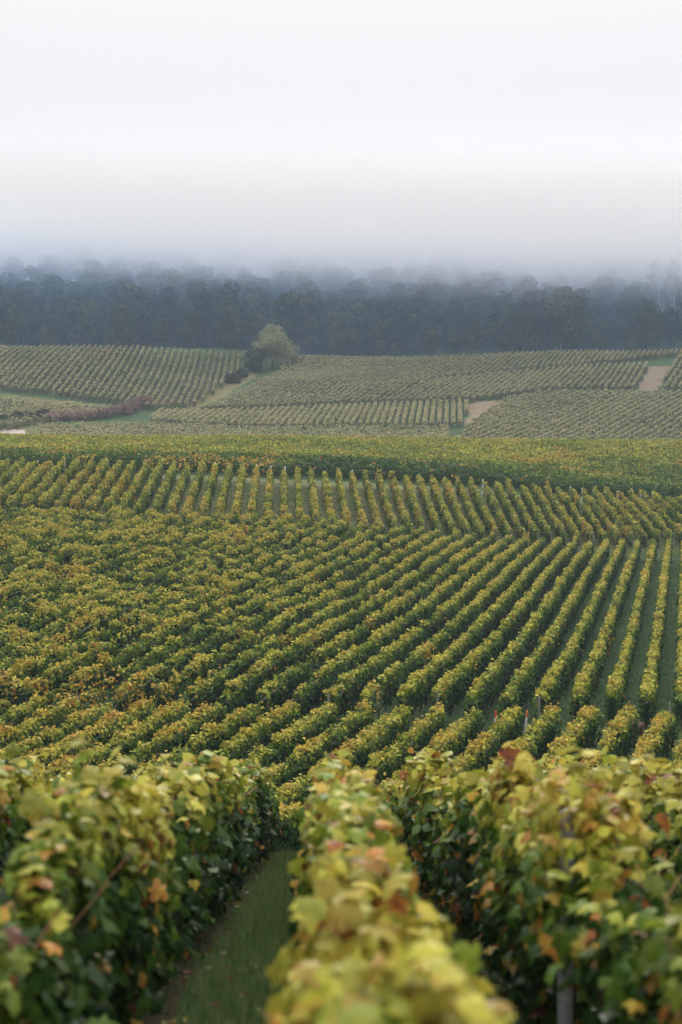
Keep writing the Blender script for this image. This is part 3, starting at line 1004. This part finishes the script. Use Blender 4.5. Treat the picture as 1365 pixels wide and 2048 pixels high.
r_ = np.random.default_rng(46)
n = 5000
k_ = r_.integers(-3, 4, n)
y = 3.5 + 20 * r_.random(n)
x = 0.15 + 1.1 * k_ - 0.015 * y + r_.normal(0, 0.24, n)
Nn = np.stack([r_.normal(0, 0.35, n), r_.normal(0, 0.35, n), np.ones(n)], 1)
Nn /= np.linalg.norm(Nn, axis=1)[:, None]
q = quads_from(x, y, ground_z(x, y) + 0.012, Nn, 0.03 + 0.06 * r_.random(n), r_)
lit = link('fallen_leaves', np_mesh('fallen_leaves', q, np.arange(n * 4).reshape(n, 4), M_NEAR,
                                    {'tone': np.where(r_.random(n) < 0.35, 0.6 + 0.2 * r_.random(n), 0.88 + 0.12 * r_.random(n)), 'value': 0.35 + 0.5 * r_.random(n)}))
lit['kind'] = 'stuff'
lit['label'] = 'brown and yellow fallen leaves on the soil under the front vine rows'
lit['category'] = 'leaf litter'

# ------------------------------------------------------------------ trees and shrubs
TREE_STOPS = [(0.0, (0.012, 0.024, 0.010)), (0.3, (0.034, 0.058, 0.020)), (0.5, (0.070, 0.096, 0.030)), (0.7, (0.15, 0.16, 0.05)), (0.88, (0.21, 0.17, 0.07)), (1.0, (0.22, 0.12, 0.07))]
M_CROWN = leaf_mat('tree_crown', stops=TREE_STOPS, rough=0.6, transl=0.2, spec=0.2, obj_random=0.36)
SHRUB_STOPS = [(0.0, (0.16, 0.10, 0.09)), (0.5, (0.33, 0.22, 0.18)), (1.0, (0.48, 0.37, 0.28))]
M_PURPLE = leaf_mat('purple_shrub', stops=SHRUB_STOPS, rough=0.7, transl=0.15, spec=0.15, obj_random=0.3)
PALE_STOPS = [(0.0, (0.14, 0.17, 0.09)), (0.5, (0.40, 0.41, 0.23)), (1.0, (0.62, 0.55, 0.34))]
M_PALE = leaf_mat('pale_crown', stops=PALE_STOPS, rough=0.6, transl=0.25, spec=0.2)


def crown_quads(seed, W, H, base, blobs, per, leaf, flat=1.0):
    """Leaf clumps spread over many uneven lobes inside an egg-shaped crown."""
    r_ = np.random.default_rng(seed)
    P, N, T = [], [], []
    for b in range(blobs):
        for _ in range(50):
            c = r_.uniform(-1, 1, 3)
            if c @ c < 1:
                break
        taper = 1.0 - 0.45 * max(0, c[2]) ** 1.5
        cen = np.array([c[0] * W * 0.36 * taper, c[1] * W * 0.36 * taper, base + (H - base) * (0.5 + 0.40 * c[2])])
        rad = W * (0.13 + 0.10 * r_.random())
        v = r_.normal(0, 1, (per, 3))
        v /= np.linalg.norm(v, axis=1)[:, None]
        rr = rad * (0.75 + 0.35 * r_.random(per))
        p = cen + v * rr[:, None] * np.array([1, 1, 0.8 * flat])
        P.append(p)
        N.append(v + r_.normal(0, 0.45, (per, 3)))
        T.append(np.full(per, 0.40 + 0.34 * (r_.random() - 0.5)) + r_.normal(0, 0.10, per))
    P, N, T = np.concatenate(P), np.concatenate(N), np.concatenate(T)
    ok = P[:, 2] > 0.05
    P, N, T = P[ok], N[ok], T[ok]
    N /= np.linalg.norm(N, axis=1)[:, None]
    n = len(P)
    q = quads_from(P[:, 0], P[:, 1], P[:, 2], N, leaf * (0.6 + 0.8 * r_.random(n)), r_)
    return q, np.arange(n * 4).reshape(n, 4), np.clip(T, 0, 1), 0.75 + 0.5 * r_.random(n)


def trunk_mesh(seed, H, r0, spread, mat, limbs=5, sides=6):
    r_ = np.random.default_rng(seed)
    k1, k2 = r_.normal(0, 0.02 * H, 2)
    parts = [tube([(0, 0, -0.4), (k1 * 0.4, k2 * 0.3, H * 0.25), (k1, k2, H * 0.55), (k1 * 1.3, k2 * 1.2, H * 0.88)], [r0 * 1.25, r0, r0 * 0.7, r0 * 0.18], sides)]
    for i in range(limbs):
        a = i * 2.4 + r_.random()
        zb = H * (0.28 + 0.4 * i / max(1, limbs))
        L = spread * (0.5 + 0.4 * r_.random())
        parts.append(tube([(k1 * 0.6, k2 * 0.6, zb), (math.cos(a) * L * 0.5, math.sin(a) * L * 0.5, zb + L * 0.45), (math.cos(a) * L, math.sin(a) * L, zb + L * 0.8)],
                          [r0 * 0.42, r0 * 0.28, r0 * 0.08], 4))
    v, f = join(parts)
    return np_mesh('trunk', v, f, mat, smooth=True)


FOREST = []
for i in range(8):
    H = 14.0
    q, f, t_, a_ = crown_quads(500 + i, [9.0, 8.0, 10.0, 7.4, 8.6, 9.4, 8.0, 7.0][i], H, [0.4, 1.2, 0.8, 1.6, 0.2, 1.0, 0.6, 2.0][i], 28, 80, 0.60)
    FOREST.append((np_mesh('crown', q, f, M_CROWN, {'tone': t_, 'value': a_}), trunk_mesh(600 + i, H, 0.24, 3.4, M_TRUNK)))

r_ = np.random.default_rng(77)
spots = []
d = 319.5
rank = 0
while d < 384:
    half = 0.243 * d + 7
    step = [5.4, 6.2, 6.6, 6.8, 7.0, 7.2, 7.6, 8.2, 8.8, 9.5, 10.5][min(rank, 10)]
    n = int(2 * half / step)
    for i in range(n + 1):
        x = -half + 2 * half * (i + 0.5 * (rank % 2)) / n + r_.normal(0, step * 0.22)
        spots.append((x, d + r_.normal(0, 2.3), rank))
    d += [3.6, 4.4, 5.4, 6, 6.6, 7.4, 8.4, 9.6, 11, 13, 16][min(rank, 10)]
    rank += 1
TREE_KIND = ['at the front edge of the wood', 'just behind the wood edge', 'inside the misty wood', 'high up the wooded slope', 'fading near the foggy top']
print('forest trees', len(spots))
for x, y, rank in spots:
    if rank >= 1 and any(abs(x - bx * y / bd) < 1.7 and y < bd + 2 for bx, bd in ((74.6, 337.5), (77.6, 337.5), (79.6, 337.5), (36.4, 337.5))):
        continue
    cm, tm = FOREST[int(r_.integers(0, 8))]
    s = (0.45 + 0.42 * r_.random()) if rank == 0 else (0.86 + 0.34 * r_.random())
    zone_x = x / y
    zone = ('above the far left corner', 'above the left far field', 'left of the lone tree', 'just right of the lone tree',
            'above the striped plot', 'above the bare earth patch', 'near the white snags', 'above the right bare plot')[int(np.clip((zone_x + 0.26) / 0.065, 0, 7))]
    band = (0, 1, 2, 2, 3, 3, 4, 4, 4, 4, 4, 4)[min(rank, 11)]
    t = thing('forest_tree', 'dark tree ' + TREE_KIND[band] + ', ' + zone, 'tree', (x, y, gz1(x, y) - 0.2),
              ['trees at the edge of the misty wood ', 'trees behind the wood edge ', 'trees inside the misty wood ', 'trees high on the wooded slope ', 'trees near the foggy top '][band] + zone)
    t.rotation_euler = (0, 0, r_.random() * 6.28)
    t.scale = (s * (0.9 + 0.25 * r_.random()), s * (0.9 + 0.25 * r_.random()), s)
    link('crown', cm, t)
    link('trunk', tm, t)


def plant(name, x, y, W, H, base, blobs, per, leaf, mat, label, cat, seed, group=None, trunk_r=0.0, flat=1.0):
    t = thing(name, label, cat, (x, y, gz1(x, y) - 0.05), group)
    q, f, t_, a_ = crown_quads(seed, W, H, base, blobs, per, leaf, flat)
    link('crown', np_mesh('crown', q, f, mat, {'tone': t_, 'value': a_}), t)
    if trunk_r:
        link('trunk', trunk_mesh(seed + 1, H, trunk_r, W * 0.42, M_TRUNK), t)
    return t


plant('lone_tree', -14.0, 292.5, 8.0, 9.6, 0.7, 46, 170, 0.33, M_PALE, 'round pale topped lone tree standing between the two far hill fields', 'tree', 901, trunk_r=0.25)
plant('round_bush', -17.2, 289.5, 6.0, 5.2, 0.1, 24, 120, 0.36, M_CROWN, 'dark round bush at the left foot of the lone tree', 'bush', 911, trunk_r=0.08)
plant('grey_bush', -11.2, 297.0, 5.6, 5.6, 0.1, 20, 110, 0.36, M_PALE, 'grey green bush at the right foot of the lone tree', 'bush', 921, trunk_r=0.08)
plant('low_bush', -19.5, 283.0, 3.4, 2.2, 0.0, 12, 90, 0.30, M_CROWN, 'low green bush on the grassy gully below the lone tree, upper one', 'bush', 931, trunk_r=0.05)
plant('low_bush', -20.8, 276.5, 4.2, 1.9, 0.0, 12, 90, 0.30, M_CROWN, 'low green bush on the grassy gully below the lone tree, lower one', 'bush', 941, trunk_r=0.05)
PURPLE = [(-45.0, 222.6, 'at the left end of the purple hedge'), (-42.6, 223.6, 'second from the left in the purple hedge'), (-40.2, 224.4, 'third from the left in the purple hedge'),
          (-38.2, 226.2, 'in the middle of the purple hedge'), (-36.6, 228.0, 'just right of the purple hedge middle'), (-35.2, 231.0, 'third from the right in the purple hedge'),
          (-34.2, 234.5, 'second from the right in the purple hedge'), (-33.4, 238.5, 'tall one at the right end of the purple hedge')]
for i, (x, y, wh) in enumerate(PURPLE):
    plant('purple_shrub', x, y, 3.4 + 0.4 * (i % 3), 1.7 + 0.12 * i, 0.0, 12, 90, 0.26, M_PURPLE, 'purple brown shrub ' + wh, 'shrub', 951 + 7 * i, 'purple brown shrubs at the far left field', 0.05)
for i, (x, y, wh) in enumerate([(-52.2, 218.6, 'leftmost'), (-50.2, 221.0, 'second from the left'), (-48.4, 222.4, 'third from the left'), (-46.6, 223.6, 'fourth, touching the purple hedge')]):
    plant('dark_bush', x, y, 3.2, 1.7, 0.0, 11, 80, 0.28, M_CROWN, 'dark green bush above the sandy bend, ' + wh, 'bush', 1051 + 7 * i, 'dark bushes above the sandy bend', 0.05)
for i, (x, y) in enumerate([(10.2, 44.3), (16.9, 44.2), (13.5, 44.6)]):
    plant('dry_weed', x - 1.0, y, 0.75, [0.95, 0.6, 0.4][i], 0.0, 9, 60, 0.10, M_PURPLE,
          ['tall rust brown weed on the valley track', 'low rust brown weed on the valley track near the right edge', 'small brown weed between two taller ones on the track'][i], 'weed', 1101 + 7 * i, None, 0.012)


def birch(x, y, H, r0, lean, label, name='birch_tree', limbs=5, crown=True, group=None, seed=1):
    r_ = np.random.default_rng(seed)
    t = thing(name, label, 'tree' if crown else 'snag', (x, y, gz1(x, y) - 0.2), group)
    pts = [(lean * (i / 6) ** 1.6 + r_.normal(0, 0.12), r_.normal(0, 0.1), H * i / 6) for i in range(7)]
    v, f = tube(pts, [r0 * (1.1 - 0.14 * i) for i in range(7)], 6)
    link('trunk', np_mesh('trunk', v, f, M_BIRCH, smooth=True), t)
    for i in range(limbs):
        p = Vector(pts[2 + i % 4]) + Vector((0, 0, 0.3 * (i // 4)))
        a = r_.random() * 6.28
        L = 1.6 + 1.4 * r_.random()
        v, f = tube([p, p + Vector((math.cos(a) * L * 0.4, math.sin(a) * L * 0.4, L * 0.6)), p + Vector((math.cos(a) * L * 0.6, math.sin(a) * L * 0.6, L * 1.2))], [r0 * 0.5, r0 * 0.35, r0 * 0.1], 4)
        link('limb', np_mesh('limb', v, f, M_BIRCH, smooth=True), t)
    if crown:
        q, f, t_, a_ = crown_quads(seed + 3, 4.0, H * 1.12, H * 0.72, 8, 45, 0.42)
        q[:, 0] += lean * 0.8
        link('crown', np_mesh('crown', q, f, M_CROWN, {'tone': t_, 'value': a_}), t)
    return t


birch(75.6, 336.5, 16.5, 0.17, -2.4, 'leaning pale birch trunk at the right of the misty wood', seed=11)
birch(78.4, 336.5, 17.0, 0.17, -0.4, 'upright pale birch trunk by the right edge of the misty wood', seed=12)
birch(77.4, 338.0, 17.5, 0.13, 0.6, 'thin pale birch beside the upright birch at the right edge', seed=13)
birch(36.0, 336.5, 15.0, 0.14, 0.9, 'slender pale birch right of the middle of the misty wood', seed=14)
birch(48.7, 322.6, 1.9, 0.09, -0.1, 'short white snag on the field crest, left of the pair', 'birch_snag', 1, False, seed=15)
birch(49.6, 322.6, 2.9, 0.12, -0.15, 'taller white snag on the field crest, right of the pair', 'birch_snag', 1, False, seed=16)

# ------------------------------------------------------------------ low cloud lying on the wood
def volume_mat(name, color, density, g):
    m, t, out = new_mat(name)
    v = t.nodes.new('ShaderNodeVolumePrincipled')
    v.inputs['Color'].default_value = (*color, 1)
    v.inputs['Density'].default_value = density
    v.inputs['Anisotropy'].default_value = g
    t.links.new(v.outputs[0], out.inputs['Volume'])
    return m


def closed_slab(name, x0, x1, y0, y1, ztop, bottom, mat, nx=64, ny=24):
    xs, ys_ = np.linspace(x0, x1, nx), np.linspace(y0, y1, ny)
    X, Y = np.meshgrid(xs, ys_)
    zb = bottom(X, Y)
    V = np.concatenate([np.stack([X.ravel(), Y.ravel(), zb.ravel()], 1), np.stack([X.ravel(), Y.ravel(), np.full(X.size, ztop)], 1)])
    idx = np.arange(nx * ny).reshape(ny, nx)
    N_ = nx * ny
    F_ = [np.stack([idx[:-1, :-1], idx[1:, :-1], idx[1:, 1:], idx[:-1, 1:]], -1).reshape(-1, 4),
          np.stack([idx[:-1, :-1], idx[:-1, 1:], idx[1:, 1:], idx[1:, :-1]], -1).reshape(-1, 4) + N_]
    for edge in (idx[0, :], idx[:, -1], idx[-1, ::-1], idx[::-1, 0]):
        F_.append(np.stack([edge[:-1], edge[1:], edge[1:] + N_, edge[:-1] + N_], 1))
    return np_mesh(name, V, np.concatenate(F_), mat)


fog = thing('fog_bank', 'pale fog bank swallowing the top of the wooded hill', 'fog', (0, 300, 40))
fog['kind'] = 'stuff'
LAYERS = [(28.3, 64, 0.0010), (30.3, 59, 0.0022), (32.3, 55, 0.0038), (34.3, 52, 0.006), (36.3, 50, 0.009), (38.3, 48.5, 0.013), (40.3, 47.3, 0.016)]
for i, (zb, zt, dens) in enumerate(LAYERS):
    def bottom(X, Y, zb=zb, i=i):
        return (zb + 3.2 * np.clip(-X / 70, -0.6, 1.0) + 3.6 * (noise2(X + 13 * i, Y + 9 * i, 23.0) - 0.5) + 1.8 * (noise2(X + 50, Y + 5 * i, 9.0) - 0.5)
                - 40 - 0.02 * (Y + 300 - 340))
    me = closed_slab('fog_layer', -170 + i, 170 - i, -84 + 2 * i, 150 - i, zt - 40, bottom, volume_mat('fog', (0.990, 0.975, 1.0), dens, 0.2), 70, 26)
    ly = link('fog_layer', me, fog)
    ly['kind'] = 'stuff'

veil = closed_slab('mist_veil', -168, 168, 7, 151, 12, lambda X, Y: np.full(X.shape, -34.0), volume_mat('mist', (0.30, 0.58, 1.0), 0.0075, 0.0), 8, 6)
ly = link('mist_veil', veil, fog)
ly['kind'] = 'stuff'

hv = np.array([(x, y, z) for z in (-12.0, 84.0) for y in (-60.0, 760.0) for x in (-380.0, 380.0)])
hf = np.array([(0, 2, 3, 1), (4, 5, 7, 6), (0, 1, 5, 4), (1, 3, 7, 5), (3, 2, 6, 7), (2, 0, 4, 6)])
hz = link('haze', np_mesh('haze', hv, hf, volume_mat('haze', (0.68, 0.80, 1.0), 0.00050, 0.0)))
hz['kind'] = 'stuff'
print('ROWS', tri_log)

print('TRIS', sum(len(m_.loops) - 2 * len(m_.polygons) for m_ in bpy.data.meshes), 'OBJ', len(bpy.data.objects))
